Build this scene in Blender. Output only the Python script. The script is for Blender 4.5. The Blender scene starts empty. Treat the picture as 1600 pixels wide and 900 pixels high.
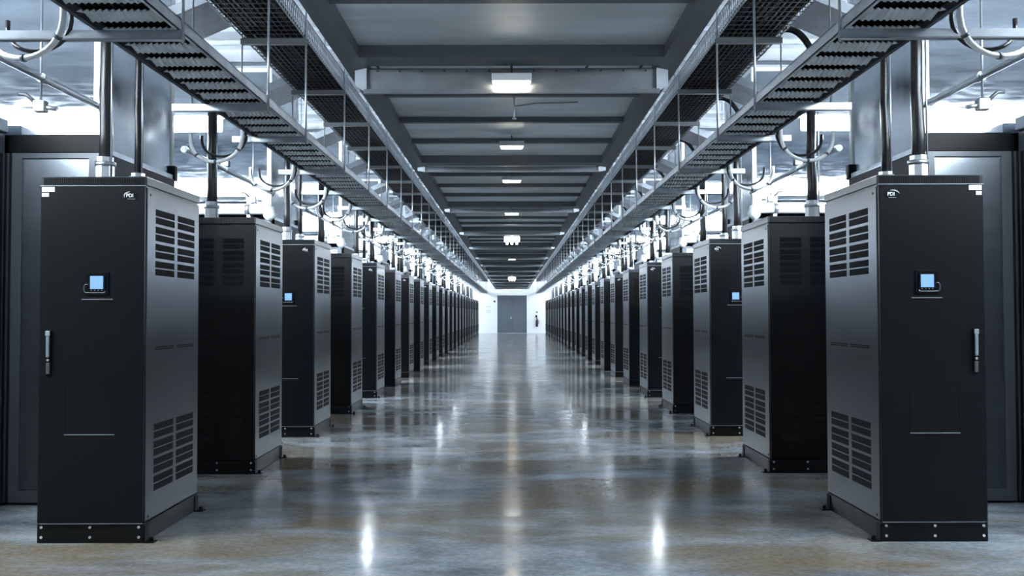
import bpy, math, random
from math import sin, cos, pi, atan, radians
from mathutils import Vector, Matrix

random.seed(4)
S = bpy.context.scene
COL = S.collection
CAMZ = 1.305
# ------------------------------------------------------------------ camera, world, exposure
cam_d = bpy.data.cameras.new('camera')
cam_d.lens = 36 * 1450 / 1600.0
cam_d.sensor_width = 36
cam_d.clip_end = 200
cam = bpy.data.objects.new('camera', cam_d)
COL.objects.link(cam)
cam.location = (0, 0, CAMZ)
cam.rotation_euler = (Matrix.Rotation(radians(90) + atan(40 / 1450.0), 3, 'X')
                      @ Matrix.Rotation(radians(-0.12), 3, 'Z')).to_euler()
S.camera = cam
w = bpy.data.worlds.new('world')
S.world = w
w.use_nodes = True
w.node_tree.nodes['Background'].inputs[0].default_value = (0.55, 0.7, 0.9, 1)
w.node_tree.nodes['Background'].inputs[1].default_value = 0.05
S.view_settings.view_transform = 'Standard'
S.view_settings.look = 'None'
S.view_settings.gamma = 1
S.view_settings.exposure = 1.35
S.view_settings.use_curve_mapping = False
COOL = (0.80, 0.91, 1.0)
WARM = (1.0, 0.87, 0.68)
E_SIDE = 46.0      # long lamps in the cross aisles
E_MID = 13.0       # small bulkhead lamps under the central ceiling
E_END = 2.3        # lamps at the far end wall

# ------------------------------------------------------------------ materials
def mat(name, col, rough=0.5, metal=0.0, emit=None, es=0.0, bump=None, var=None, spec=0.5, rvar=None):
    m = bpy.data.materials.new(name)
    m.use_nodes = True
    nt = m.node_tree
    b = nt.nodes['Principled BSDF']
    b.inputs['Base Color'].default_value = (*col, 1)
    b.inputs['Roughness'].default_value = rough
    b.inputs['Metallic'].default_value = metal
    b.inputs['Specular IOR Level'].default_value = spec
    if emit:
        b.inputs['Emission Color'].default_value = (*emit, 1)
        b.inputs['Emission Strength'].default_value = es
    tc = nt.nodes.new('ShaderNodeTexCoord')
    def noise(scale, det, stretch):
        mp = nt.nodes.new('ShaderNodeMapping')
        mp.inputs['Scale'].default_value = stretch
        nt.links.new(tc.outputs['Object'], mp.inputs[0])
        n = nt.nodes.new('ShaderNodeTexNoise')
        n.inputs['Scale'].default_value = scale
        n.inputs['Detail'].default_value = det
        nt.links.new(mp.outputs[0], n.inputs['Vector'])
        return n
    if var:        # (scale, amount, stretch)
        n = noise(var[0], 4, var[2])
        r = nt.nodes.new('ShaderNodeMapRange')
        r.inputs['From Min'].default_value = 0.3
        r.inputs['From Max'].default_value = 0.7
        r.inputs['To Min'].default_value = 1 - var[1]
        r.inputs['To Max'].default_value = 1 + var[1]
        nt.links.new(n.outputs[0], r.inputs[0])
        mx = nt.nodes.new('ShaderNodeVectorMath')
        mx.operation = 'SCALE'
        mx.inputs[0].default_value = col
        nt.links.new(r.outputs[0], mx.inputs['Scale'])
        nt.links.new(mx.outputs[0], b.inputs['Base Color'])
    if rvar:
        n = noise(rvar[0], 3, rvar[3])
        r = nt.nodes.new('ShaderNodeMapRange')
        r.inputs['From Min'].default_value = 0.35
        r.inputs['From Max'].default_value = 0.65
        r.inputs['To Min'].default_value = rvar[1]
        r.inputs['To Max'].default_value = rvar[2]
        nt.links.new(n.outputs[0], r.inputs[0])
        nt.links.new(r.outputs[0], b.inputs['Roughness'])
    if bump:       # (scale, strength, stretch, distance)
        n = noise(bump[0], 3, bump[2])
        bp = nt.nodes.new('ShaderNodeBump')
        bp.inputs['Strength'].default_value = bump[1]
        bp.inputs['Distance'].default_value = bump[3]
        nt.links.new(n.outputs[0], bp.inputs['Height'])
        nt.links.new(bp.outputs[0], b.inputs['Normal'])
    return m

M = {}
M['paint'] = mat('black_cabinet_paint', (0.0038, 0.0043, 0.0052), 0.38, 0.0, spec=0.26, var=(3, 0.15, (1, 1, 1)), bump=(600, 0.05, (1, 1, 1), 0.001))
M['side'] = mat('cabinet_paint_lit_side', (0.048, 0.054, 0.062), 0.29, 0.35, var=(2.2, 0.12, (1, 1, 1)), bump=(600, 0.05, (1, 1, 1), 0.001), spec=0.8)  # cabinet paint lightened, grazing sheen of the aisle side put into the colour
M['wire'] = mat('dark_mesh_wire', (0.03, 0.03, 0.033), 0.6, 0.2, spec=0.3)
M['tray_cable'] = mat('matt_black_cable', (0.006, 0.0055, 0.006), 0.7, spec=0.12)
M['rung'] = mat('galvanised_rung', (0.72, 0.77, 0.81), 0.4, 0.5, var=(9, 0.12, (1, 1, 1)))
M['flat'] = mat('brushed_flat_sheet', (0.46, 0.50, 0.55), 0.08, 1.0, bump=(1.2, 0.05, (0.4, 1, 2), 0.003), rvar=(5, 0.05, 0.12, (1, 1, 8)), var=(1.2, 0.2, (1, 1, 3)))
M['paint_dark'] = mat('black_plastic', (0.0022, 0.0025, 0.003), 0.45, spec=0.15)
M['vent'] = mat('vent_mesh_black', (0.006, 0.007, 0.008), 0.7, spec=0.2)
M['galv'] = mat('galvanised_steel', (0.50, 0.54, 0.58), 0.34, 0.85, var=(9, 0.12, (1, 1, 1)))
M['galv_dull'] = mat('dull_galvanised_steel', (0.32, 0.35, 0.38), 0.5, 0.6, var=(6, 0.12, (1, 1, 1)))
M['darksteel'] = mat('dark_steel', (0.10, 0.11, 0.12), 0.5, 0.5)
M['mirror'] = mat('polished_screen_metal', (0.70, 0.75, 0.80), 0.2, 1.0, bump=(1.1, 0.16, (1, 1, 0.6), 0.03), rvar=(3, 0.14, 0.26, (1, 1, 1)), var=(1.5, 0.10, (1, 1, 3)))
M['white'] = mat('white_paint', (0.80, 0.82, 0.84), 0.45)
M['bolt'] = mat('bright_bolt', (0.85, 0.87, 0.9), 0.25, 0.9)
M['ceil'] = mat('central_ceiling_sheet', (0.74, 0.81, 0.87), 0.5, 0.35, var=(1.3, 0.22, (0.6, 2.2, 1)), bump=(30, 0.1, (0.1, 4, 1), 0.004))
M['beam'] = mat('grey_ceiling_beam', (0.15, 0.168, 0.19), 0.45, 0.2)
M['wall'] = mat('white_wall', (0.82, 0.84, 0.86), 0.6)
M['sidewall'] = mat('grey_wall', (0.45, 0.48, 0.52), 0.7)
M['door'] = mat('grey_door_paint', (0.10, 0.12, 0.145), 0.4)
M['hall_ceil'] = mat('hall_ceiling_deck', (0.50, 0.54, 0.58), 0.6)
M['cable'] = mat('black_cable', (0.012, 0.012, 0.014), 0.35)
M['hub'] = mat('silver_hub', (0.72, 0.76, 0.80), 0.32, 0.7)
M['white_hose'] = mat('white_flexible_conduit', (0.78, 0.80, 0.82), 0.35)
M['pipe'] = mat('steel_pipe', (0.42, 0.46, 0.5), 0.3, 0.8)
M['screen'] = mat('lit_blue_screen', (0.1, 0.15, 0.4), 0.3, emit=(0.08, 0.17, 0.40), es=1.0)
M['screen_txt'] = mat('lit_screen_readout', (0.3, 0.4, 0.6), 0.3, emit=(0.42, 0.65, 1.0), es=1.1)
M['tube'] = mat('side_lamp_diffuser', (1, 1, 1), 0.4, emit=COOL, es=E_SIDE)
M['bulb'] = mat('bulkhead_lamp_diffuser', (1, 1, 1), 0.4, emit=WARM, es=E_MID)
M['exitglow'] = mat('sign_diffuser', (1, 1, 1), 0.4, emit=(1.0, 1.0, 0.97), es=2.2)
M['endlamp'] = mat('end_lamp_diffuser', (1, 1, 1), 0.4, emit=(0.93, 0.97, 1), es=E_END)
M['red'] = mat('extinguisher_paint', (0.035, 0.016, 0.016), 0.3)
M['glass'] = mat('dark_door_glass', (0.33, 0.365, 0.40), 0.27, 1.0, var=(14, 0.10, (0.05, 0.05, 1)))
M['rackframe'] = mat('rack_frame_grey', (0.09, 0.10, 0.115), 0.35, 0.3)
M['label_white'] = mat('sticker_white', (0.85, 0.87, 0.88), 0.5)
M['label_grey'] = mat('print_grey', (0.35, 0.37, 0.4), 0.5)

def floor_mat():
    m = bpy.data.materials.new('polished_concrete')
    m.use_nodes = True
    nt = m.node_tree
    b = nt.nodes['Principled BSDF']
    tc = nt.nodes.new('ShaderNodeTexCoord')
    def N(scale, det, st, rough=0.55, dist=0.0):
        mp = nt.nodes.new('ShaderNodeMapping')
        mp.inputs['Scale'].default_value = st
        nt.links.new(tc.outputs['Object'], mp.inputs[0])
        n = nt.nodes.new('ShaderNodeTexNoise')
        n.inputs['Scale'].default_value = scale
        n.inputs['Detail'].default_value = det
        n.inputs['Roughness'].default_value = rough
        n.inputs['Distortion'].default_value = dist
        nt.links.new(mp.outputs[0], n.inputs['Vector'])
        return n
    def ramp(n, p0, c0, p1, c1):
        r = nt.nodes.new('ShaderNodeValToRGB')
        r.color_ramp.elements[0].position = p0
        r.color_ramp.elements[0].color = c0
        r.color_ramp.elements[1].position = p1
        r.color_ramp.elements[1].color = c1
        nt.links.new(n.outputs[0], r.inputs[0])
        return r
    base = ramp(N(1.4, 8, (0.8, 1.5, 1), 0.62, 0.4), 0.38, (0.20, 0.225, 0.25, 1), 0.62, (0.48, 0.53, 0.575, 1))
    br = ramp(N(0.9, 6, (0.55, 1.3, 1), 0.6, 0.6), 0.44, (0, 0, 0, 1), 0.60, (1, 1, 1, 1))
    mx = nt.nodes.new('ShaderNodeMix')
    mx.data_type = 'RGBA'
    nt.links.new(br.outputs[0], mx.inputs['Factor'])
    nt.links.new(base.outputs[0], mx.inputs[6])
    mx.inputs[7].default_value = (0.27, 0.225, 0.165, 1)
    sp = ramp(N(26, 5, (1, 1.4, 1), 0.7), 0.36, (0.72, 0.72, 0.72, 1), 0.62, (1.08, 1.08, 1.08, 1))
    mm = nt.nodes.new('ShaderNodeMix')
    mm.data_type = 'RGBA'
    mm.blend_type = 'MULTIPLY'
    mm.inputs['Factor'].default_value = 1
    nt.links.new(mx.outputs[2], mm.inputs[6])
    nt.links.new(sp.outputs[0], mm.inputs[7])
    nt.links.new(mm.outputs[2], b.inputs['Base Color'])
    rr = ramp(N(2.6, 6, (1, 1.6, 1), 0.6), 0.3, (0.085, 0.085, 0.085, 1), 0.7, (0.21, 0.21, 0.21, 1))
    nt.links.new(rr.outputs[0], b.inputs['Roughness'])
    b.inputs['Specular IOR Level'].default_value = 0.55
    bp = nt.nodes.new('ShaderNodeBump')
    bp.inputs['Strength'].default_value = 0.05
    bp.inputs['Distance'].default_value = 0.01
    nb = N(5, 5, (1, 1, 1))
    nt.links.new(nb.outputs[0], bp.inputs['Height'])
    nt.links.new(bp.outputs[0], b.inputs['Normal'])
    return m
M['floor'] = floor_mat()

# ------------------------------------------------------------------ mesh helpers
class MB:
    def __init__(s):
        s.v = []; s.f = []; s.smooth = []
    def add(s, vs, fs, smooth=False):
        n = len(s.v)
        s.v += [tuple(p) for p in vs]
        s.f += [tuple(i + n for i in f) for f in fs]
        s.smooth += [smooth] * len(fs)
        return s
    def box(s, x0, x1, y0, y1, z0, z1):
        x0, x1 = min(x0, x1), max(x0, x1); y0, y1 = min(y0, y1), max(y0, y1); z0, z1 = min(z0, z1), max(z0, z1)
        vs = [(x0, y0, z0), (x1, y0, z0), (x1, y1, z0), (x0, y1, z0), (x0, y0, z1), (x1, y0, z1), (x1, y1, z1), (x0, y1, z1)]
        return s.add(vs, [(0, 3, 2, 1), (4, 5, 6, 7), (0, 1, 5, 4), (1, 2, 6, 5), (2, 3, 7, 6), (3, 0, 4, 7)])
    def bbox(s, x0, x1, y0, y1, z0, z1, b=0.004):
        """box with chamfered edges: three interlocked rings"""
        x0, x1 = min(x0, x1), max(x0, x1); y0, y1 = min(y0, y1), max(y0, y1); z0, z1 = min(z0, z1), max(z0, z1)
        X = (x0, x1); Y = (y0, y1); Z = (z0, z1)
        vs = []; idx = {}
        for i in (0, 1):
            for j in (0, 1):
                for k in (0, 1):
                    sx = b if i == 0 else -b; sy = b if j == 0 else -b; sz = b if k == 0 else -b
                    for a, p in (('x', (X[i], Y[j] + sy, Z[k] + sz)), ('y', (X[i] + sx, Y[j], Z[k] + sz)), ('z', (X[i] + sx, Y[j] + sy, Z[k]))):
                        idx[(i, j, k, a)] = len(vs); vs.append(p)
        fs = []
        cyc = [(0, 0), (1, 0), (1, 1), (0, 1)]
        for t in (0, 1):
            q = [idx[(t, a, c, 'x')] for a, c in cyc]; fs.append(q if t else q[::-1])
            q = [idx[(a, t, c, 'y')] for a, c in cyc]; fs.append(q[::-1] if t else q)
            q = [idx[(a, c, t, 'z')] for a, c in cyc]; fs.append(q if t else q[::-1])
        for a in (0, 1):
            for c in (0, 1):
                fs.append([idx[(a, c, 0, 'x')], idx[(a, c, 1, 'x')], idx[(a, c, 1, 'y')], idx[(a, c, 0, 'y')]])
                fs.append([idx[(a, 0, c, 'x')], idx[(a, 1, c, 'x')], idx[(a, 1, c, 'z')], idx[(a, 0, c, 'z')]])
                fs.append([idx[(0, a, c, 'y')], idx[(1, a, c, 'y')], idx[(1, a, c, 'z')], idx[(0, a, c, 'z')]])
                for d in (0, 1):
                    fs.append([idx[(a, c, d, 'x')], idx[(a, c, d, 'y')], idx[(a, c, d, 'z')]])
        return s.add(vs, fs)
    def tube(s, pts, r, n=8, cap=True, radii=None, smooth=True):
        pts = [Vector(p) for p in pts]
        vs = []; fs = []
        up = None
        for i, p in enumerate(pts):
            d = (pts[min(i + 1, len(pts) - 1)] - pts[max(i - 1, 0)]).normalized()
            if up is None:
                up = Vector((0, 0, 1)) if abs(d.z) < 0.9 else Vector((0, 1, 0))
            a = d.cross(up)
            if a.length < 1e-4:
                a = d.cross(Vector((1, 0, 0)))
            a.normalize(); c = a.cross(d).normalized(); up = c
            rr = radii[i] if radii else r
            for k in range(n):
                t = 2 * pi * k / n
                vs.append(p + a * (rr * cos(t)) + c * (rr * sin(t)))
        for i in range(len(pts) - 1):
            for k in range(n):
                fs.append((i * n + k, i * n + (k + 1) % n, (i + 1) * n + (k + 1) % n, (i + 1) * n + k))
        s.add(vs, fs, smooth)
        if cap:
            m = len(pts) - 1
            n0 = len(s.v) - len(vs)
            s.f.append(tuple(n0 + k for k in range(n - 1, -1, -1))); s.smooth.append(False)
            s.f.append(tuple(n0 + m * n + k for k in range(n))); s.smooth.append(False)
        return s
    def lathe(s, prof, cx=0, cy=0, n=16, smooth=True):
        return s.tube([(cx, cy, z) for r, z in prof], 0, n, True, [r for r, z in prof], smooth)
    def build(s, name, m, parent=None, loc=None):
        me = bpy.data.meshes.new(name)
        me.from_pydata(s.v, [], s.f)
        me.materials.append(M[m])
        me.polygons.foreach_set('use_smooth', s.smooth)
        me.update()
        o = bpy.data.objects.new(name, me)
        COL.objects.link(o)
        if parent is not None:
            o.parent = parent
        if loc is not None:
            o.location = loc
        return o

def recalc(o):
    import bmesh
    bm = bmesh.new(); bm.from_mesh(o.data)
    bmesh.ops.recalc_face_normals(bm, faces=bm.faces)
    bm.to_mesh(o.data); bm.free()
    return o

def tag(o, label=None, cat=None, group=None, kind=None):
    if label: o['label'] = label
    if cat: o['category'] = cat
    if group: o['group'] = group
    if kind: o['kind'] = kind
    return o

def empty(name, loc, label=None, cat=None, group=None):
    o = bpy.data.objects.new(name, None)
    COL.objects.link(o)
    o.location = loc
    o.empty_display_size = 0.1
    return tag(o, label, cat, group)

def struct(name, mb, m, label=None):
    o = recalc(mb.build(name, m))
    o['kind'] = 'structure'
    if label: o['label'] = label; 
    return o

KIDS = {}
def copy_tree(o, parent=None, maxdepth=9, skip=()):
    c = o.copy(); COL.objects.link(c); c.parent = parent
    for ch in [x for x in ALLKIDS(o)]:
        if ch.name.split('.')[0] in skip: continue
        copy_tree(ch, c, maxdepth, skip)
    return c
def ALLKIDS(o):
    return [x for x in COL.objects if x.parent == o]

ORD = ['first', 'second', 'third', 'fourth', 'fifth', 'sixth', 'seventh', 'eighth', 'ninth', 'tenth', 'eleventh', 'twelfth',
       'thirteenth', 'fourteenth', 'fifteenth', 'sixteenth', 'seventeenth', 'eighteenth', 'nineteenth', 'twentieth',
       'twenty-first', 'twenty-second', 'twenty-third', 'twenty-fourth', 'twenty-fifth', 'twenty-sixth', 'twenty-seventh', 'twenty-eighth']
SIDE = {-1: 'left', 1: 'right'}

def text_mesh(body, size, name, m, parent, loc, rot=(pi / 2, 0, 0), extrude=0.0008, shear=0.0, offset=0.0):
    cu = bpy.data.curves.new(name, 'FONT')
    cu.body = body; cu.size = size; cu.extrude = extrude; cu.shear = shear; cu.offset = offset
    cu.align_x = 'CENTER'; cu.align_y = 'CENTER'
    t = bpy.data.objects.new('t', cu)
    COL.objects.link(t)
    dg = bpy.context.evaluated_depsgraph_get()
    me = bpy.data.meshes.new_from_object(t.evaluated_get(dg))
    bpy.data.objects.remove(t)
    me.materials.clear(); me.materials.append(M[m])
    o = bpy.data.objects.new(name, me)
    COL.objects.link(o); o.parent = parent; o.location = loc; o.rotation_euler = rot
    return o

# ------------------------------------------------------------------ room shell
YE = 62.0
XW = 11.0
HC = CAMZ + 3.35          # hall ceiling
struct('floor', MB().box(-XW, XW, -7, YE, -0.2, 0), 'floor')
struct('wall_left', MB().box(-XW - 0.2, -XW, -7, YE + 0.2, -0.2, HC + .2), 'sidewall')
struct('wall_right', MB().box(XW, XW + 0.2, -7, YE + 0.2, -0.2, HC + .2), 'sidewall')
struct('wall_back', MB().box(-XW, XW, -7.2, -7, -0.2, HC + .2), 'sidewall')
mb = MB().box(-XW, XW, -7, YE, HC, HC + 0.15)
for i in range(0, 92):
    y = -6.5 + i * 0.75
    mb.box(-XW, XW, y, y + 0.35, HC - 0.05, HC)
struct('ceiling', mb, 'hall_ceil')
DW = 0.98
struct('wall_end', MB().box(-XW, -DW, YE, YE + 0.2, 0, HC).box(DW, XW, YE, YE + 0.2, 0, HC).box(-DW, DW, YE, YE + 0.2, 2.52, HC), 'wall')
# door leaf in the end wall
d = empty('door_1', (0, YE + 0.03, 0)); d['kind'] = 'structure'
recalc(MB().bbox(-DW, -0.006, 0, 0.06, 0.02, 2.52, 0.005).build('door_leaf', 'door', d))
recalc(MB().bbox(0.006, DW, 0, 0.06, 0.02, 2.52, 0.005).build('door_leaf', 'door', d))
MB().box(-DW, DW, -0.03, 0.06, 0, 0.02).build('threshold', 'galv', d)
recalc(MB().box(-0.08, -0.04, -0.05, 0, 0.95, 1.12).tube([(-.06, -.05, 1.03), (-.18, -.05, 1.03)], .012).build('door_handle', 'bolt', d))
mb = MB().box(-DW - .05, -DW, -0.05, 0.05, 0, 2.57).box(DW, DW + .05, -0.05, 0.05, 0, 2.57).box(-DW, DW, -0.05, 0.05, 2.52, 2.57)
mb.build('door_frame', 'white', d)

# central dropped ceiling: sheet panels between cross beams, long edge beams
HP, HB = CAMZ + 1.73, CAMZ + 1.65
WI, WO = 0.985, 1.12
mains = [5.93 + 4.17 * k for k in range(-3, 14)]
mains = [m for m in mains if m < YE - .5]
c = struct('ceiling_central', MB().box(-WO, WO, -7, YE, HP, HP + 0.05), 'ceil')
mb = MB()
for y in mains:
    mb.box(-WI, WI, y, y + 0.21, HB, HP)
    for k in range(1, 4):
        yy = y + 0.21 + k * 0.99
        if yy < YE - .2:
            mb.box(-WI, WI, yy, yy + 0.06, HP - 0.045, HP)
struct('trim_1', mb, 'beam')
struct('trim_2', MB().box(-WO, -WI, -7, YE, HB, HP + .12), 'beam')
struct('trim_3', MB().box(WI, WO, -7, YE, HB, HP + .12), 'beam')

# ------------------------------------------------------------------ cabinets
CW, CD, CH = 0.606, 0.90, 2.10
WIN = 2.106
def rows8(z0, h=0.0385, g1=0.008, g2=0.017):
    z = z0; out = []
    for i in range(8):
        out.append((z, z + h)); z += h + (g1 if i % 2 == 0 else g2)
    return out

def make_cabinet(s, front):
    """s=-1 left row / +1 right row. local x: 0 = aisle side, outward = s*CW. local y: 0 = near face."""
    r = empty('power_cabinet', (0, 0, 0))
    X = lambda u: s * u
    body = recalc(MB().bbox(X(0), X(CW), 0.012, CD, 0.115, CH - 0.062, 0.005).build('body', 'paint', r))
    # lid with a slight overhang shadow gap
    mb = MB().bbox(X(-0.004), X(CW + 0.004), 0.0, CD + 0.002, CH - 0.052, CH, 0.004)
    mb.box(X(0.006), X(CW - .006), 0.02, CD - 0.01, CH - 0.064, CH - 0.050)
    lid = recalc(mb.build('lid', 'side', r))  # lid shares the lightened paint of the lit aisle side
    mb = MB()
    for i in range(56):
        x = 0.012 + i * (CW - 0.024) / 56
        mb.box(X(x), X(x + 0.005), -0.004, 0.002, CH - 0.050, CH - 0.006)
    mb.build('lid_louvre', 'vent', lid)
    # plinth
    pl = recalc(MB().bbox(X(-0.002), X(CW + 0.002), 0.0, CD, 0.0, 0.111, 0.003).build('plinth', 'paint', r))
    for bx in (0.025, CW / 2, CW - 0.025):
        for bz in (0.035, 0.092):
            recalc(MB().tube([(X(bx), 0.002, bz), (X(bx), -0.007, bz)], 0.0085, 8).build('bolt', 'bolt', pl))
    for by in (0.03, CD - 0.03):
        m2 = MB().box(X(-0.06), X(0.0), by - 0.03, by + 0.03, 0.0, 0.006).box(X(-0.008), X(0.0), by - 0.03, by + 0.03, 0.0, 0.10)
        m2.tube([(X(-0.035), by, 0.006), (X(-0.035), by, 0.03)], 0.012, 6)
        recalc(m2.build('anchor_bracket', 'paint_dark', r))
    sp_ = recalc(MB().bbox(X(-.002), X(.012), 0.016, CD - .004, 0.117, CH - 0.064, .003).build('side_panel', 'side', r))  # lighter tone stands in for aisle light on the black paint
    # side vents (aisle face)
    for z0 in (1.535, 0.27):
        mb = MB()
        for a, b in rows8(z0):
            mb.box(X(-0.0035), X(0.003), 0.14, 0.445, a, b)
            mb.box(X(-0.0035), X(0.003), 0.50, 0.805, a, b)
        mb.build('side_vent', 'vent', r)
    mb = MB()
    for i in range(2):
        mb.box(X(-0.0035), X(0.003), 0.14, 0.445, 1.095 + i * .012, 1.101 + i * .012)
        mb.box(X(-0.0035), X(0.003), 0.50, 0.805, 1.095 + i * .012, 1.101 + i * .012)
    mb.build('side_slot', 'vent', r)
    mb = MB()
    for zz in (2.0, 0.14):
        mb.tube([(X(0.001), 0.06, zz), (X(-0.004), 0.06, zz)], 0.008, 8)
    recalc(mb.build('side_screw', 'vent', r))
    if front:
        dr = recalc(MB().bbox(X(0.004), X(CW - 0.004), -0.014, 0.012, 0.117, CH - 0.058, 0.004).build('door', 'paint', r))
        MB().box(X(0.0), X(CW), -0.016, 0.0, CH - 0.057, CH - 0.053).build('pale_edge_strip', 'galv_dull', r)  # pale strip draws the edge highlight between lid and door
        MB().box(X(0.004), X(CW - 0.02), -0.012, 0.0, 0.1115, 0.1155).build('pale_edge_strip', 'galv', r)
        fy = -0.0145
        # stickers
        mb = MB().box(X(CW - 0.085), X(CW - 0.012), fy - .001, fy, 2.010, 2.038)
        st = mb.build('sticker', 'label_white', dr)
        m3 = MB()
        for q in range(3):
            m3.box(X(CW - 0.080), X(CW - 0.020 - .01 * q), fy - .0018, fy - .0008, 2.014 + q * .008, 2.0165 + q * .008)
        m3.build('print', 'label_grey', st)
        a, b = (CW - 0.052, CW - 0.012) if s < 0 else (CW - 0.045, CW - 0.012)
        MB().box(X(a), X(b), fy - .001, fy, 1.982, 2.004).build('sticker', 'label_white', dr)
        # oval logo badge
        lx, lz = X(0.080), 1.985
        mb = MB(); n = 28
        ring = [(lx + 0.043 * cos(2 * pi * k / n), fy - .0015, lz + 0.028 * sin(2 * pi * k / n)) for k in range(n)]
        back = [(p[0], fy, p[2]) for p in ring]
        mb.add(ring + back, [tuple(range(n))] + [(k, (k + 1) % n, n + (k + 1) % n, n + k) for k in range(n)])
        badge = recalc(mb.build('badge', 'paint_dark', dr))
        mb = MB()
        a0, a1 = (100, 200) if s < 0 else (10, 110)
        arc = []
        for k in range(15):
            t = radians(a0 + (a1 - a0) * k / 14)
            arc.append((lx + 0.040 * cos(t), fy - .003, lz + 0.025 * sin(t)))
        mb.tube(arc, .002, 6, radii=[.0008 + .0022 * sin(pi * k / 14) for k in range(15)])
        mb.build('swoosh', 'label_white', badge)
        text_mesh('PDI', 0.028, 'lettering', 'label_white', badge, (lx - 0.008, fy - .003, lz + 0.002), offset=0.0008)
        MB().box(lx - .022, lx + .022, fy - .003, fy - .001, lz - .019, lz - .0165).build('underline', 'label_grey', badge)
        # display
        sx, sz = X(0.270), 1.487
        hx = 0.052
        dp = recalc(MB().bbox(sx - 0.066, sx + 0.066, fy - 0.006, fy, sz - 0.075, sz + 0.062, .003).build('display_panel', 'paint_dark', dr))
        MB().box(sx - 0.048, sx + 0.048, fy - 0.010, fy - .006, sz - 0.050, sz + 0.048).build('bezel', 'paint_dark', dp)
        sc = MB().box(sx - 0.037, sx + 0.037, fy - 0.0115, fy - 0.010, sz - 0.036, sz + 0.038).build('screen', 'screen', dp)
        sc['label'] = 'small square screen glowing pale blue'
        o2 = s * 0.022
        loop = [(sx + s * .044, 0, sz - .058), (sx + s * .066, 0, sz - .056), (sx + s * .073, 0, sz - .046), (sx + s * .073, 0, sz - .020), (sx + s * .066, 0, sz - .010), (sx + s * .050, 0, sz - .010)]
        loop = [(sx - s * .048, 0, sz - .048), (sx - s * .044, 0, sz - .058)] + loop
        MB().tube([(p[0], fy - .009, p[2]) for p in loop], .0016, 6).build('pull_loop', 'galv', dp)
        MB().box(sx - 0.088, sx + 0.088, fy - 0.004, fy, sz - 0.098, sz - 0.093).build('ledge', 'galv_dull', dr)
        m4 = MB()
        for q in range(4):
            m4.tube([(sx - .03 + q * .02, fy - .010, sz - .044), (sx - .03 + q * .02, fy - .012, sz - .044)], .003, 8)
        m4.build('button', 'galv_dull', dp)
        # document pocket lip
        MB().box(X(0.165), X(0.45), fy - .004, fy, 0.617, 0.622).build('pocket_lip', 'galv_dull', dr)
        mb = MB().box(X(0.165), X(0.1665), fy - .001, fy, .622, .90).box(X(0.4485), X(0.45), fy - .001, fy, .622, .90).box(X(.165), X(.45), fy - .001, fy, .8985, .90)
        mb.build('pocket_seam', 'vent', dr)
        # handle
        hx = X(CW - 0.062)
        hb = recalc(MB().bbox(hx - .017, hx + .017, fy - .008, fy, .955, 1.215, .003).build('handle', 'paint_dark', dr))
        recalc(MB().bbox(hx - .0135, hx + .0135, fy - .022, fy - .008, 1.182, 1.212, .003).build('handle_cap', 'bolt', hb))
        recalc(MB().bbox(hx - .009, hx + .009, fy - .020, fy - .008, 1.06, 1.182, .004).build('lever', 'galv_dull', hb))
        recalc(MB().tube([(hx, fy - .008, 1.045), (hx, fy - .014, 1.045)], .008, 10).build('lock', 'bolt', hb))
        recalc(MB().bbox(hx - .011, hx + .011, fy - .012, fy - .008, .965, 1.03, .003).build('grip', 'darksteel', hb))
    else:
        fp = recalc(MB().bbox(X(0.004), X(CW - 0.004), -0.010, 0.012, 0.117, CH - 0.058, 0.004).build('rear_panel', 'paint', r))
        for z0 in (1.535, 0.27):
            mb = MB()
            for a, b in rows8(z0):
                mb.box(X(0.09), X(0.265), -0.0125, -0.008, a, b)
                mb.box(X(0.335), X(0.51), -0.0125, -0.008, a, b)
            mb.build('rear_vent', 'vent', fp)
        mb = MB()
        mb.box(X(0.09), X(0.265), -0.0125, -0.008, 1.095, 1.115).box(X(0.335), X(0.51), -0.0125, -0.008, 1.095, 1.115)
        mb.build('rear_vent', 'vent', fp)
    return r

NCAB = 24
Y0, DY = 5.33, 2.275
protos = {}
for s in (-1, 1):
    for n in range(NCAB):
        front = (n % 2 == 0)
        key = (s, front)
        y = Y0 + n * DY
        if key not in protos:
            o = make_cabinet(s, front); protos[key] = o
        else:
            skip = () if n < 5 else ('bolt', 'lid_louvre', 'anchor_bracket', 'side_screw', 'print', 'button', 'pull_loop', 'lock', 'grip', 'lever', 'handle_cap', 'pocket_seam', 'underline')
            if n > 9: skip = skip + ('badge', 'sticker', 'pocket_lip', 'ledge', 'handle', 'display_panel', 'rear_vent', 'pale_edge_strip', 'side_slot')
            o = copy_tree(protos[key], None, skip=skip)
        o.location = (s * WIN, y, 0)
        side = SIDE[s]
        if n == 0: l = 'black steel power cabinet with lit screen, handle and stickers, nearest one in %s row' % side
        elif n == 1: l = 'plain black cabinet without screen right behind the nearest one, %s row' % side
        elif n == 2: l = 'black cabinet with half hidden lit screen, third back in %s row' % side
        elif n == NCAB - 1: l = 'farthest black cabinet in %s row, next to white end wall' % side
        else: l = 'black cabinet, %s back from the camera in %s row' % (ORD[n], side)
        tag(o, l, 'cabinet', 'black cabinets lining the aisle')

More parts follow.
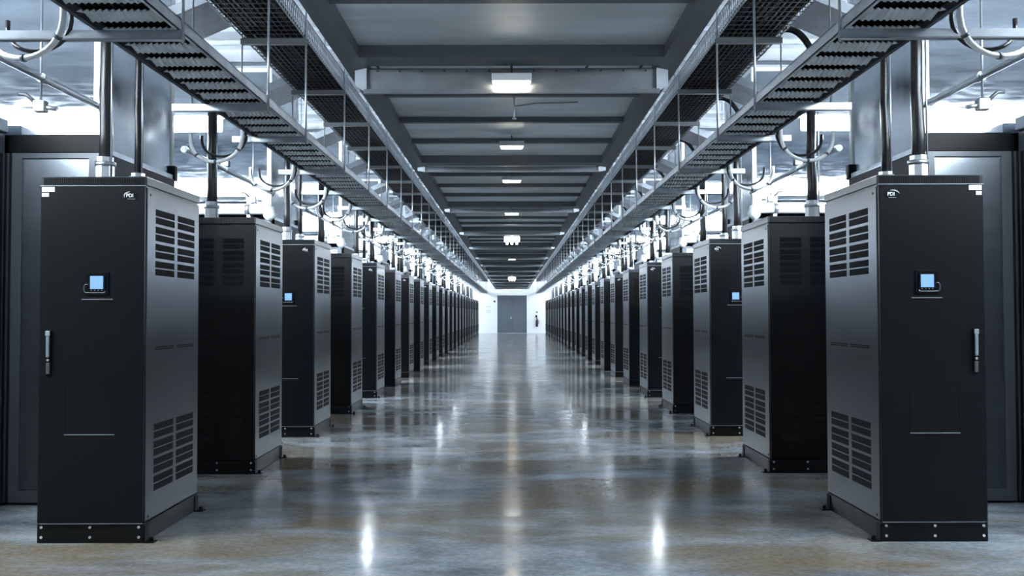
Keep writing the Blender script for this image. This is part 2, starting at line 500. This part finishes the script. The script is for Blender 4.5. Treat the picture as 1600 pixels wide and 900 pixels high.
# ------------------------------------------------------------------ cables and glands rising from the cabinet tops
def make_drop(r_, zt, hubr, hubh):
    e = empty('cable_riser', (0, 0, 0))
    pts = [(0, 0, 0.02), (0.004, 0, 0.3), (-0.004, 0, 0.55), (0.0, 0, zt - 0.30), (0.0, 0, zt)]
    recalc(MB().tube(pts, r_, 12, radii=[r_, r_ * .95, r_ * .88, r_ * .85, r_ * .85]).build('cable_sleeve', 'cable', e))
    recalc(MB().tube([(r_ * 1.15, -r_ * .6, 0.02), (r_ * 1.1, -r_ * .6, zt - .04)], 0.006, 6).build('side_wire', 'galv', e))
    h = recalc(MB().lathe([(hubr, 0), (hubr, hubh * .72), (hubr * .9, hubh * .72), (hubr * .9, hubh), (hubr * .6, hubh)], n=8, smooth=False).build('gland', 'hub', e))
    recalc(MB().lathe([(hubr * 1.08, hubh * .66), (hubr * 1.08, hubh * .82)], n=16).build('collar', 'galv', h))
    return e
riser = {'thick': make_drop(0.040, 1.10, 0.056, 0.16), 'thin': make_drop(0.027, 1.10, 0.050, 0.11), 'single': make_drop(0.045, 1.0, 0.060, 0.17)}
first = {k: True for k in riser}
def place_riser(kind, x, y, label):
    o = riser[kind]
    if first[kind]: first[kind] = False
    else: o = copy_tree(o)
    o.location = (x, y, CH)
    tag(o, label, 'cable', 'black cables rising from the cabinet tops')
for s in (-1, 1):
    for n in range(NCAB):
        y = Y0 + n * DY
        nm = 'nearest cabinet' if n == 0 else '%s cabinet' % ORD[n]
        if n % 2 == 0:
            place_riser('thick', s * 2.475, y + .30, 'thick black cable in silver gland, outer one on the %s of %s row' % (nm, SIDE[s]))
            place_riser('thin', s * 2.405, y + .62, 'thinner black cable in silver gland, inner one on the %s of %s row' % (nm, SIDE[s]))
        else:
            place_riser('single', s * 2.58, y + .35, 'single black cable in tall silver gland on the %s of %s row' % (nm, SIDE[s]))

# ------------------------------------------------------------------ cable trays
HZ = [2.9, 4.43, 6.0, 7.1, 8.75] + [10.25 + 1.5 * k for k in range(34)]
LI, LO, LH = 1.60, 2.01, CAMZ + 1.37
UI, UO, UH = 1.60, 2.07, CAMZ + 2.13
TY0, TY1 = 1.5, YE - 0.02
for s in (-1, 1):
    t = empty('ladder_tray', (s * (LI + LO) / 2, 0, LH), 'long galvanised cable ladder with corrugated rungs, lower tray above %s row' % SIDE[s], 'cable tray')
    cx = (LI + LO) / 2
    X = lambda u: s * (u - cx)
    def lip(u, d):
        return MB().box(X(u), X(u + d * .006), TY0, TY1, 0, 0.060).box(X(u), X(u + d * .022), TY0, TY1, 0, 0.005).box(X(u), X(u + d * .018), TY0, TY1, 0.055, 0.060)
    ir = lip(LI, 1).build('side_rail', 'rung', t)
    lip(LO, -1).build('side_rail', 'darksteel', t)
    # corrugated rungs
    mb = MB()
    yy = TY0 + .05
    nn = 24
    while yy < TY1 - .2:
        u0, u1 = LI + .03, LO - .03
        vs = []
        for i in range(nn + 1):
            u = u0 + (u1 - u0) * i / nn
            dz = 0.018 if i % 2 else 0.0
            dy = .012 if i % 2 else -.004
            vs += [(X(u), yy + dy, 0.008 + dz), (X(u), yy + .082 + dy, 0.026 - dz * .9), (X(u), yy + .165 + dy, 0.008 + dz)]
        fs = []
        for i in range(nn):
            a = i * 3; b = a + 3
            fs += [(a, a + 1, b + 1, b), (a + 1, a + 2, b + 2, b + 1)]
        mb.add(vs, fs)
        yy += .264
    mb.build('rungs', 'rung', t)
    mb = MB()
    random.seed(8 + s)
    for i in range(11):
        u = LI + .045 + i * .032
        pts = []
        yy = TY0
        while yy < TY1:
            pts.append((X(u + random.uniform(-.006, .006)), yy, .045 + random.uniform(-.004, .010))); yy += 1.2
        mb.tube(pts, .017, 6)
    cb = mb.build('cables', 'tray_cable', t)
    for i, y in enumerate(HZ):
        if y > TY1 - .3: break
        ext = 0.75 if y == 4.43 else (.14 if i % 2 else .20)
        if y == 2.9: ext = .75
        uo = LO + ext
        m2 = MB().box(X(LI - .015), X(uo), y, y + .006, -.045, -.002).box(X(LI - .015), X(uo), y + .035, y + .041, -.045, -.002).box(X(LI - .015), X(uo), y, y + .041, -.047, -.042)
        m2.build('crossbar', 'galv', t)
        recalc(MB().tube([(X(LI - .012), y + .02, -.06), (X(LI - .012), y + .02, UH - LH - .05)], .008, 6).build('hanger_rod', 'galv', t))
        if i > 1:
            recalc(MB().tube([(X(UO + .012), y + .02, -.04), (X(UO + .012), y + .02, UH - LH - .05)], .006, 6).build('hanger_rod', 'galv', t))
    # upper basket
    t = empty('wire_basket_tray', (s * (UI + UO) / 2, 0, UH), 'wire mesh basket full of black cables, upper tray over %s row' % SIDE[s], 'cable tray')
    cx2 = (UI + UO) / 2
    X2 = lambda u: s * (u - cx2)
    BT = 0.17
    mb = MB()
    for i in range(11):
        u = UI + (UO - UI) * i / 10
        mb.box(X2(u - .0025), X2(u + .0025), TY0, TY1, 0, .005)
    yy = TY0
    while yy < TY1:
        mb.box(X2(UI), X2(UO), yy, yy + .005, -.004, .001); yy += .10 if yy < 20 else .3
    mb.build('basket_bottom', 'wire', t)
    for u in (UI, UO):
        mb = MB()
        mb.box(X2(u - .004), X2(u + .004), TY0, TY1, BT - .006, BT + .002).box(X2(u - .004), X2(u + .004), TY0, TY1, 0, .008)
        for zz in (.06, .115):
            mb.box(X2(u - .002), X2(u + .002), TY0, TY1, zz, zz + .004)
        yy = TY0; st = .06
        while yy < TY1 - .1:
            st = .06 if yy < 22 else .18
            L = .06
            for d_ in (0, 1):
                a, b = (yy, yy + L) if d_ == 0 else (yy + L, yy)
                vs = [(X2(u - .003), a - .0018, 0), (X2(u - .003), a + .0018, 0), (X2(u - .003), b + .0018, BT), (X2(u - .003), b - .0018, BT),
                      (X2(u + .001), a - .003, 0), (X2(u + .001), a + .003, 0), (X2(u + .001), b + .003, BT), (X2(u + .001), b - .003, BT)]
                mb.add(vs, [(0, 1, 2, 3), (7, 6, 5, 4), (0, 4, 5, 1), (1, 5, 6, 2), (2, 6, 7, 3), (3, 7, 4, 0)])
            yy += st
        mb.build('basket_side', 'galv_dull', t)
    mb = MB()
    for j in range(2):
        for i in range(12):
            u = UI + .03 + i * .0375 + (.018 if j else 0)
            if u > UO - .02: continue
            pts = []; yy = TY0
            while yy < TY1:
                pts.append((X2(u + random.uniform(-.008, .008)), yy, .026 + j * .034 + random.uniform(-.003, .006))); yy += 1.0
            mb.tube(pts, .0195, 6)
    mb.build('cables', 'tray_cable', t)
    for i, y in enumerate(HZ):
        if y > TY1 - .3: break
        MB().box(X2(UI - .02), X2(UO + .02), y, y + .006, -.045, -.004).box(X2(UI - .02), X2(UO + .02), y + .035, y + .041, -.045, -.004).box(X2(UI - .02), X2(UO + .02), y, y + .041, -.047, -.042).build('crossbar', 'darksteel', t)
        for u in (UO + .012,):
            recalc(MB().tube([(X2(u), y + .02, -.06), (X2(u), y + .02, HC - .05 - UH)], .007, 6).build('hanger_rod', 'galv', t))
        recalc(MB().tube([(X2(UI - .012), y + .02, -.06), (X2(UI - .012), y + .02, HC - .05 - UH)], .007, 6).build('hanger_rod', 'galv', t))

# sloping chutes that lead cables from the upper basket outward
def make_chute(s):
    # on the right black cables drop from each chute
    e = empty('cable_chute', (0, 0, 0))
    L, sl = .62, .43
    def P(u, y, z): return (s * u, y, -sl * u + z)
    mb = MB()
    vs = [P(0, 0, 0), P(L, 0, 0), P(L, .55, 0), P(0, .55, 0), P(0, 0, .006), P(L, 0, .006), P(L, .55, .006), P(0, .55, .006)]
    fs = [(0, 3, 2, 1), (4, 5, 6, 7), (0, 1, 5, 4), (1, 2, 6, 5), (2, 3, 7, 6), (3, 0, 4, 7)]
    mb.add(vs, fs)
    recalc(mb.build('chute_plate', 'galv', e))
    for yy in (0, .544):
        vs = [P(0, yy, 0), P(L, yy, 0), P(L, yy + .006, 0), P(0, yy + .006, 0), P(0, yy, .08), P(L, yy, .08), P(L, yy + .006, .08), P(0, yy + .006, .08)]
        recalc(MB().add(vs, fs).build('flange', 'galv_dull', e))
    if s < 0: return e
    pts = []
    for k in range(12):
        t = k / 11
        pts.append((s * (.0 + .30 * t), .72, .03 + .02 * sin(pi * t) - .38 * t ** 2.2))
    m2 = MB().tube(pts, .016, 8).tube([(p[0], p[1] + .04, p[2] - .01) for p in pts], .014, 8)
    recalc(m2.build('cable_loop', 'cable', e))
    return e
for s in (-1, 1):
    p = make_chute(s)
    for k in range(0, 24):
        o = p if k == 0 else copy_tree(p)
        o.location = (s * (UO + .02), 6.33 + DY * k, UH + .02)
        tag(o, 'sloping galvanised cable chute hanging outside the upper basket, %s from the camera, %s side' % (ORD[k], SIDE[s]), 'cable chute', 'cable chutes beside the upper baskets')

# flexible conduit loops hanging outside the lower tray
def make_loop(s):
    e = empty('conduit_loop', (0, 0, 0))
    def arc(dy, w, dpt, z0):
        pts = []
        for k in range(17):
            t = pi * k / 16
            pts.append((s * (w / 2 - w / 2 * cos(t)) , dy + .10 * k / 16, z0 - dpt * sin(t) ** .8))
        return pts
    a = recalc(MB().tube(arc(0, .30, .17, .02), .010, 10).build('white_conduit', 'white_hose', e))
    pts = arc(0, .30, .17, .02)
    for k in (3, 8, 12):
        p = Vector(pts[k]); q = Vector(pts[k + 1]); dd = (q - p).normalized() * .006
        recalc(MB().tube([p - dd, p + dd], .0130, 10).build('clip', 'darksteel', a))
    recalc(MB().tube(arc(.05, .26, .13, .02), .008, 8).build('black_cable', 'cable', e))
    return e
for s in (-1, 1):
    p = make_loop(s); used = False; i = 0
    for j, y in enumerate(HZ):
        if y < 4 or y > 40 or y in (6.0,): continue
        o = p if not used else copy_tree(p); used = True
        o.location = (s * (LO + .03), y - .10, LH + .0)
        if y == 4.43:
            o.location = (s * (LO + .10), y - .10, LH + .06); o.scale = (1.5, 1.6, 1.35)
        tag(o, 'looped white conduit and black cable hanging outside the lower tray, %s from camera on %s' % (ORD[i], SIDE[s]), 'cable', 'conduit loops along the lower trays')
        i += 1

# ------------------------------------------------------------------ server blocks behind the cabinets with bright screens above
BY0, BD, BP = 6.40, 1.40, 4.55
EW = 2.85
EH = 2.55
SB = 2.43
def make_block(s):
    r = empty('rack_enclosure', (0, 0, 0))
    X = lambda u: s * u
    recalc(MB().box(X(0), X(6.6), .05, BD - .05, 0, SB - .02).build('rack_body', 'paint', r))
    recalc(MB().bbox(X(-.03), X(6.6), 0, .06, EH - .125, EH, .004).bbox(X(-.03), X(6.6), BD - .06, BD, EH - .125, EH, .004).bbox(X(-.03), X(.03), .06, BD - .06, SB - .16, SB, .004).build('top_beam', 'paint_dark', r))
    # glazed doors on the near face
    for k in range(5):
        u = .0 + k * 1.28
        w_ = .60 if k == 0 else 1.2
        if k: u = .62 + (k - 1) * 1.28
        if u + w_ > 6.6: break
        dr = recalc(MB().box(X(u), X(u + .07), -.02, .05, .02, EH - .13).box(X(u + w_ - .07), X(u + w_), -.02, .05, .02, EH - .13)
                    .box(X(u + .07), X(u + w_ - .07), -.02, .05, EH - .165, EH - .13).box(X(u + .07), X(u + w_ - .07), -.02, .05, .02, .10).build('door_frame', 'rackframe', r))
        MB().box(X(u + .07), X(u + w_ - .07), .0, .02, .10, EH - .165).build('glass_panel', 'glass', dr)
    return r
def make_screen(s):
    r = empty('metal_screen', (0, 0, 0))
    X = lambda u: s * u
    z0, z1 = 0.005, CAMZ + 2.92 - EH
    zs = SB - EH + .005
    g = .05
    # wavy sheets
    def sheet(p0, du, dv, n=20, m_=12, th=.004, name='sheet', wave=1.0, m='mirror'):
        p0 = Vector(p0); du = Vector(du); dv = Vector(dv)
        nrm = du.cross(dv).normalized()
        vs = []
        for side in (0, 1):
            for i in range(n + 1):
                for j in range(m_ + 1):
                    a, b = i / n, j / m_
                    wv = wave * .0035 * sin(a * 7 + 2 * b) * sin(pi * a) * sin(pi * b) + wave * .003 * sin(b * 9 + a * 4) * sin(pi * a)
                    vs.append(p0 + du * a + dv * b + nrm * (wv + side * th))
        fs = []
        N_ = (n + 1) * (m_ + 1)
        for i in range(n):
            for j in range(m_):
                q = [i * (m_ + 1) + j, (i + 1) * (m_ + 1) + j, (i + 1) * (m_ + 1) + j + 1, i * (m_ + 1) + j + 1]
                fs.append(tuple(q)); fs.append(tuple(N_ + x for x in q[::-1]))
        mb = MB().add(vs, fs, True)
        return mb.build(name, m, r)
    sheet((X(g), .02, z0), (X(6.4), 0, 0), (0, 0, z1 - z0 - .45), 40, 12, name='front_sheet', wave=.15, m='flat')
    sheet((X(.015), g + .012, zs), (0, BD - 2 * g - .024, 0), (0, 0, z1 - zs), name='side_sheet')
    sheet((X(g), BD - .03, z0), (X(6.4), 0, 0), (0, 0, z1 - z0 - .45), 40, 12, name='back_sheet', wave=.3, m='flat')
    MB().box(X(g), X(6.4), .02, .035, z1 - .45, z1 - .04).build('dark_top_panel', 'glass', r)
    for y in (0, BD - g):
        MB().box(X(0), X(g), y, y + g, 0, z1).build('post', 'white', r)
    MB().box(X(g), X(6.4), 0, .04, z1 - .04, z1).box(X(g), X(6.4), .0, .03, z1 - .46, z1 - .43).box(X(0), X(.04), g, BD - g, z1 - .04, z1).build('top_rail', 'white', r)
    m2 = MB().box(X(-.012), X(.0), g + .015, BD - g - .015, zs, zs + .035)
    m2.build('lower_rail', 'galv', r)
    return r
for s in (-1, 1):
    pb, ps = make_block(s), make_screen(s)
    for k in range(12):
        y = BY0 + BP * k
        b = pb if k == 0 else copy_tree(pb)
        c = ps if k == 0 else copy_tree(ps)
        b.location = (s * EW, y, 0); c.location = (s * EW, y, EH)
        where = 'nearest the camera' if k == 0 else '%s from the camera' % ORD[k]
        tag(b, 'dark glazed rack enclosure behind the %s cabinets, %s' % (SIDE[s], where), 'server rack', 'rack enclosures')
        tag(c, 'shiny metal screen on white posts above the %s racks, %s' % (SIDE[s], where), 'metal screen', 'metal screens on the racks')

# tall dark switch cabinet at the frame edge
for s in (-1, 1):
    r = empty('tall_cabinet', (s * 3.47, 5.33, 0), 'tall dark cabinet with overhanging cap at the %s edge of the photo' % SIDE[s], 'cabinet')
    recalc(MB().bbox(0, s * .7, 0, 1.0, 0, 2.54, .006).build('body', 'rackframe', r))
    recalc(MB().bbox(-s * .015, s * .71, -.01, 1.01, 2.55, 2.64, .006).build('cap', 'galv_dull', r))
    MB().box(-s * .006, 0, .93, .96, .1, 2.4).build('door_seam', 'vent', r)

# ------------------------------------------------------------------ lamps over the cross aisles
def make_side_lamp(s, L=6.0):
    e = empty('strip_light', (0, 0, 0))
    X = lambda u: s * u
    recalc(MB().bbox(X(0), X(L), -.07, .07, .075, .11, .004).build('housing', 'white', e))
    recalc(MB().bbox(X(.02), X(L - .02), -.055, .055, -.055, .075, .01).build('diffuser', 'tube', e))
    for u in (.3, 2.2, 4.1):
        recalc(MB().tube([(X(u), 0, .11), (X(u), 0, HC - .05 - (CAMZ + 1.78))], .005, 6).build('hanger_rod', 'galv', e))
    return e
for s in (-1, 1):
    p = make_side_lamp(s)
    for k in range(-1, 12):
        o = p if k == -1 else copy_tree(p)
        o.location = (s * 2.72, 8.70 + BP * k, CAMZ + 1.78)
        if k == -1: l = 'white strip light above the %s cross aisle before the first racks, just outside the frame' % SIDE[s]
        else: l = 'glaring white strip light above the cross aisle, %s behind the racks on the %s' % (ORD[k], SIDE[s])
        tag(o, l, 'light', 'strip lights across the side aisles')

# white pipe pairs in front of the metal screens
def make_pipe(s):
    e = empty('insulated_pipe', (0, 0, 0))
    X = lambda u: s * u
    pts = [(X(0.06), .02, -.10), (X(0.0), 0, -.04), (X(0.01), 0, -.012), (X(.05), 0, 0), (X(6.2), 0, 0)]
    recalc(MB().tube(pts, .058, 14).build('pipe_run', 'white_hose', e))
    recalc(MB().tube([(X(.3), 0, .13), (X(6.2), 0, .13)], .022, 10).build('small_pipe', 'galv', e))
    for u in (.25, 1.4, 2.6, 3.8):
        c_ = recalc(MB().tube([(X(u), 0, 0), (X(u + .05), 0, 0)], .064, 14).build('clamp_band', 'galv', e))
        MB().box(X(u), X(u + .04), .0, .17, -.09, -.06).box(X(u), X(u + .04), -.01, .01, -.07, .13).build('bracket', 'galv', c_)
    return e
for s in (-1, 1):
    p = make_pipe(s)
    for k in range(1, 12):
        o = p if k == 1 else copy_tree(p)
        o.location = (s * 2.80, BY0 + BP * k - .16, CAMZ + 1.22)
        tag(o, 'white insulated pipe running along the top of the racks, %s from camera, %s side' % (ORD[k], SIDE[s]), 'pipe', 'insulated pipes over the racks')

# steel sprinkler pipe pieces along the aisle, between the screens
def make_sprinkler(s, L):
    e = empty('sprinkler_pipe', (0, 0, 0))
    recalc(MB().tube([(0, 0, 0), (0, L, 0)], .022, 12).build('pipe_run', 'pipe', e))
    for y in (.0, L * .38, L * .72, L - .06):
        recalc(MB().tube([(0, y, 0), (0, y + .05, 0)], .028, 12).build('coupling', 'galv', e))
    y = L * .72
    recalc(MB().tube([(0, y, -.17), (0, y, .62)], .0075, 6).build('hanger_rod', 'galv', e))
    v = recalc(MB().bbox(-s * .035, s * .035, y - .03, y + .03, -.21, -.14, .006).tube([(0, y, -.175), (s * -.10, y, -.19)], .014, 8).build('valve', 'galv', e))
    recalc(MB().tube([(s * .02, y, -.16), (s * .09, y, -.10), (s * .13, y, -.10)], .012, 6).build('lever', 'darksteel', v))
    v = recalc(MB().bbox(-s * .04, s * .04, L * .38, L * .38 + .07, .03, .09, .006).build('bracket', 'darksteel', e))
    return e
for s in (-1, 1):
    p = make_sprinkler(s, 2.95)
    for k in range(0, 8):
        o = p if k == 0 else copy_tree(p)
        o.location = (s * 2.82, BY0 + BP * k - 3.0, CAMZ + 1.42)
        tag(o, 'steel sprinkler pipe piece along the %s cabinets, %s from the camera' % (SIDE[s], ORD[k]), 'pipe', 'sprinkler pipes between the screens')

# ------------------------------------------------------------------ central ceiling fittings
def make_bus(k):
    e = empty('ceiling_crossmember', (0, 0, 0))
    recalc(MB().box(-.97, .97, 0, .012, -.15, 0).box(-.97, .97, 0, .05, -.006, 0).build('web', 'galv_dull', e))
    f = recalc(MB().box(-.99, .99, -.03, .0, -.175, -.145).build('flange', 'galv', e))
    for i in range(13):
        x = -.9 + i * .15
        recalc(MB().tube([(x, 0, -.02), (x, -.008, -.02)], .007, 6).build('bolt', 'darksteel', e))
    for sx in (-1, 1):
        vs = [(sx * .97, -.02, -.17), (sx * 1.06, .05, -.10), (sx * 1.06, .05, .0), (sx * .97, -.02, -.0), (sx * .97, .0, -.17), (sx * 1.06, .07, -.10), (sx * 1.06, .07, 0), (sx * .97, .0, 0)]
        recalc(MB().add(vs, [(0, 1, 2, 3), (7, 6, 5, 4), (0, 4, 5, 1), (1, 5, 6, 2), (2, 6, 7, 3), (3, 7, 4, 0)]).build('end_plate', 'galv_dull', e))
    return e
p = make_bus(0)
for x, tl in ((-.89, -.02), (0, 0), (.50, .02), (.86, .03)):
    recalc(MB().tube([(x, -.005, -.004), (x + tl, -.02, .03), (x + tl, -.02, .075)], .009, 6).build('hook', 'darksteel', p))
for i, y in enumerate(mains[3:]):
    o = p if i == 0 else copy_tree(p, skip=('hook',) if i < 3 else ('bolt', 'hook'))
    if i: o.scale = (1, 1, .38)
    o.location = (0, y + .26, HB - .002)
    tag(o, 'galvanised crossmember under the central ceiling, %s from the camera' % ORD[i], 'ceiling beam', 'crossmembers under the central ceiling')

def make_bulkhead():
    e = empty('bulkhead_lamp', (0, 0, 0))
    recalc(MB().bbox(-.12, .12, -.05, .05, .0, .045, .004).build('lamp_base', 'white', e))
    pts = [(-.105, 0, -.006), (-.098, 0, -.006), (.098, 0, -.006), (.105, 0, -.006)]
    recalc(MB().tube(pts, .024, 12, radii=[.008, .019, .019, .008]).build('diffuser', 'bulb', e))
    recalc(MB().box(-.006, .006, .0, .012, .045, .11).build('bracket', 'darksteel', e))
    return e
p = make_bulkhead()
LAMPS = [(3.9, 1.56), (6.12, 1.535), (8.9, 1.61), (11.2, 1.61), (14.9, 1.61), (27.5, 1.62)]
for i, (y, h) in enumerate(LAMPS):
    o = p if i == 0 else copy_tree(p)
    o.location = (0, y, CAMZ + h)
    if y == 6.12: o.scale = (1.1, 1.1, 1.1)
    tag(o, 'small warm white lamp under the central ceiling, just above the top edge of the photo' if i == 0 else 'small warm white lamp under the middle of the ceiling, %s from the camera' % ORD[i - 1], 'lamp', 'lamps along the ceiling middle')

for i, (y, h, sc) in enumerate([(19.0, 1.53, 1.0), (39.5, 1.50, 1.0)]):
    e = empty('emergency_sign', (0, y, CAMZ + h), 'glowing white emergency sign hanging mid ceiling, %s' % ('the nearer one' if i == 0 else 'the farther one'), 'sign')
    recalc(MB().bbox(-.16, .16, -.03, .03, -.06, .055, .01).build('light_box', 'exitglow', e))
    recalc(MB().box(-.02, .02, -.01, .01, .055, .23).box(-.07, .07, -.02, .02, .09, .115).build('mount', 'white', e))
    for x in (-.10, 0, .10):
        recalc(MB().bbox(x - .025, x + .025, -.02, .02, -.115, -.06, .005).build('spot_head', 'exitglow', e))

# sprinkler drop in the first bay
e = empty('sprinkler_drop', (0.02, 7.25, CAMZ + 1.60), 'small white sprinkler drop with side arm under the central ceiling', 'sprinkler')
recalc(MB().tube([(0, 0, .12), (0, 0, -.06)], .008, 8).build('drop_pipe', 'white', e))
recalc(MB().tube([(0, 0, .03), (.06, 0, .035), (.16, 0, .05), (.5, 0, .06)], .006, 8).build('side_arm', 'galv', e))
recalc(MB().lathe([(.006, -.06), (.018, -.066), (.018, -.072)], n=10).build('sprinkler_head', 'bolt', e))

# ------------------------------------------------------------------ end wall fittings
for s in (-1, 1):
    e = empty('wall_lamp', (s * 1.9, YE - .35, 3.55), 'long white lamp washing the end wall, %s of the door' % SIDE[s], 'light')
    MB().box(-.75, .75, -.06, .06, .0, .05).build('housing', 'white', e)
    MB().box(-.72, .72, -.05, .05, -.03, 0).build('diffuser', 'endlamp', e)
e = empty('wall_lamp', (0, YE - 1.2, 2.86), 'white lamp above the grey end door', 'light')
MB().box(-.6, .6, -.06, .06, .03, .07).build('housing', 'white', e)
MB().box(-.57, .57, -.05, .05, 0, .03).build('diffuser', 'endlamp', e)
e = empty('fire_extinguisher', (1.66, YE - .12, .42), 'dark fire extinguisher hanging on white end wall right of the door', 'fire extinguisher')
recalc(MB().lathe([(.06, 0), (.085, .03), (.085, .40), (.06, .46), (.025, .49), (.025, .53)], n=14).build('cylinder_body', 'red', e))
recalc(MB().tube([(.02, -.02, .52), (.12, -.05, .42), (.12, -.05, .20)], .014, 8).build('hose', 'cable', e))
recalc(MB().bbox(-.05, .03, -.03, .03, .52, .60, .005).build('valve_handle', 'paint_dark', e))
e = empty('wall_box', (1.62, YE - .05, 1.04), 'dark alarm box on the white end wall above the extinguisher', 'wall box')
recalc(MB().bbox(-.06, .06, -.05, .05, 0, .16, .006).build('case', 'paint_dark', e))
recalc(MB().bbox(.02, .05, -.07, -.05, .05, .11, .004).build('button', 'red', e))
tag(recalc(MB().bbox(-.05, .05, -.02, .02, -.05, .05, .006).build('wall_switch', 'darksteel', None, (1.66, YE - .03, 1.40))), 'small grey switch on the white end wall, right of the door', 'switch')
tag(recalc(MB().bbox(-.05, .05, -.03, .03, -.06, .06, .006).build('card_reader', 'paint_dark', None, (-1.17, YE - .04, 2.12))), 'small black box high on the white wall beside the door, left', 'card reader')
e = empty('notice', (-1.56, YE - .02, 1.30), 'pale notice with grey lines on white end wall left of the door', 'notice')
MB().box(-.22, .22, -.01, .0, 0, .52).build('sheet', 'label_white', e)
mb = MB()
for q in (.08, .20, .46):
    mb.box(-.18, .18, -.014, -.01, q, q + .03)
mb.build('print', 'label_grey', e)
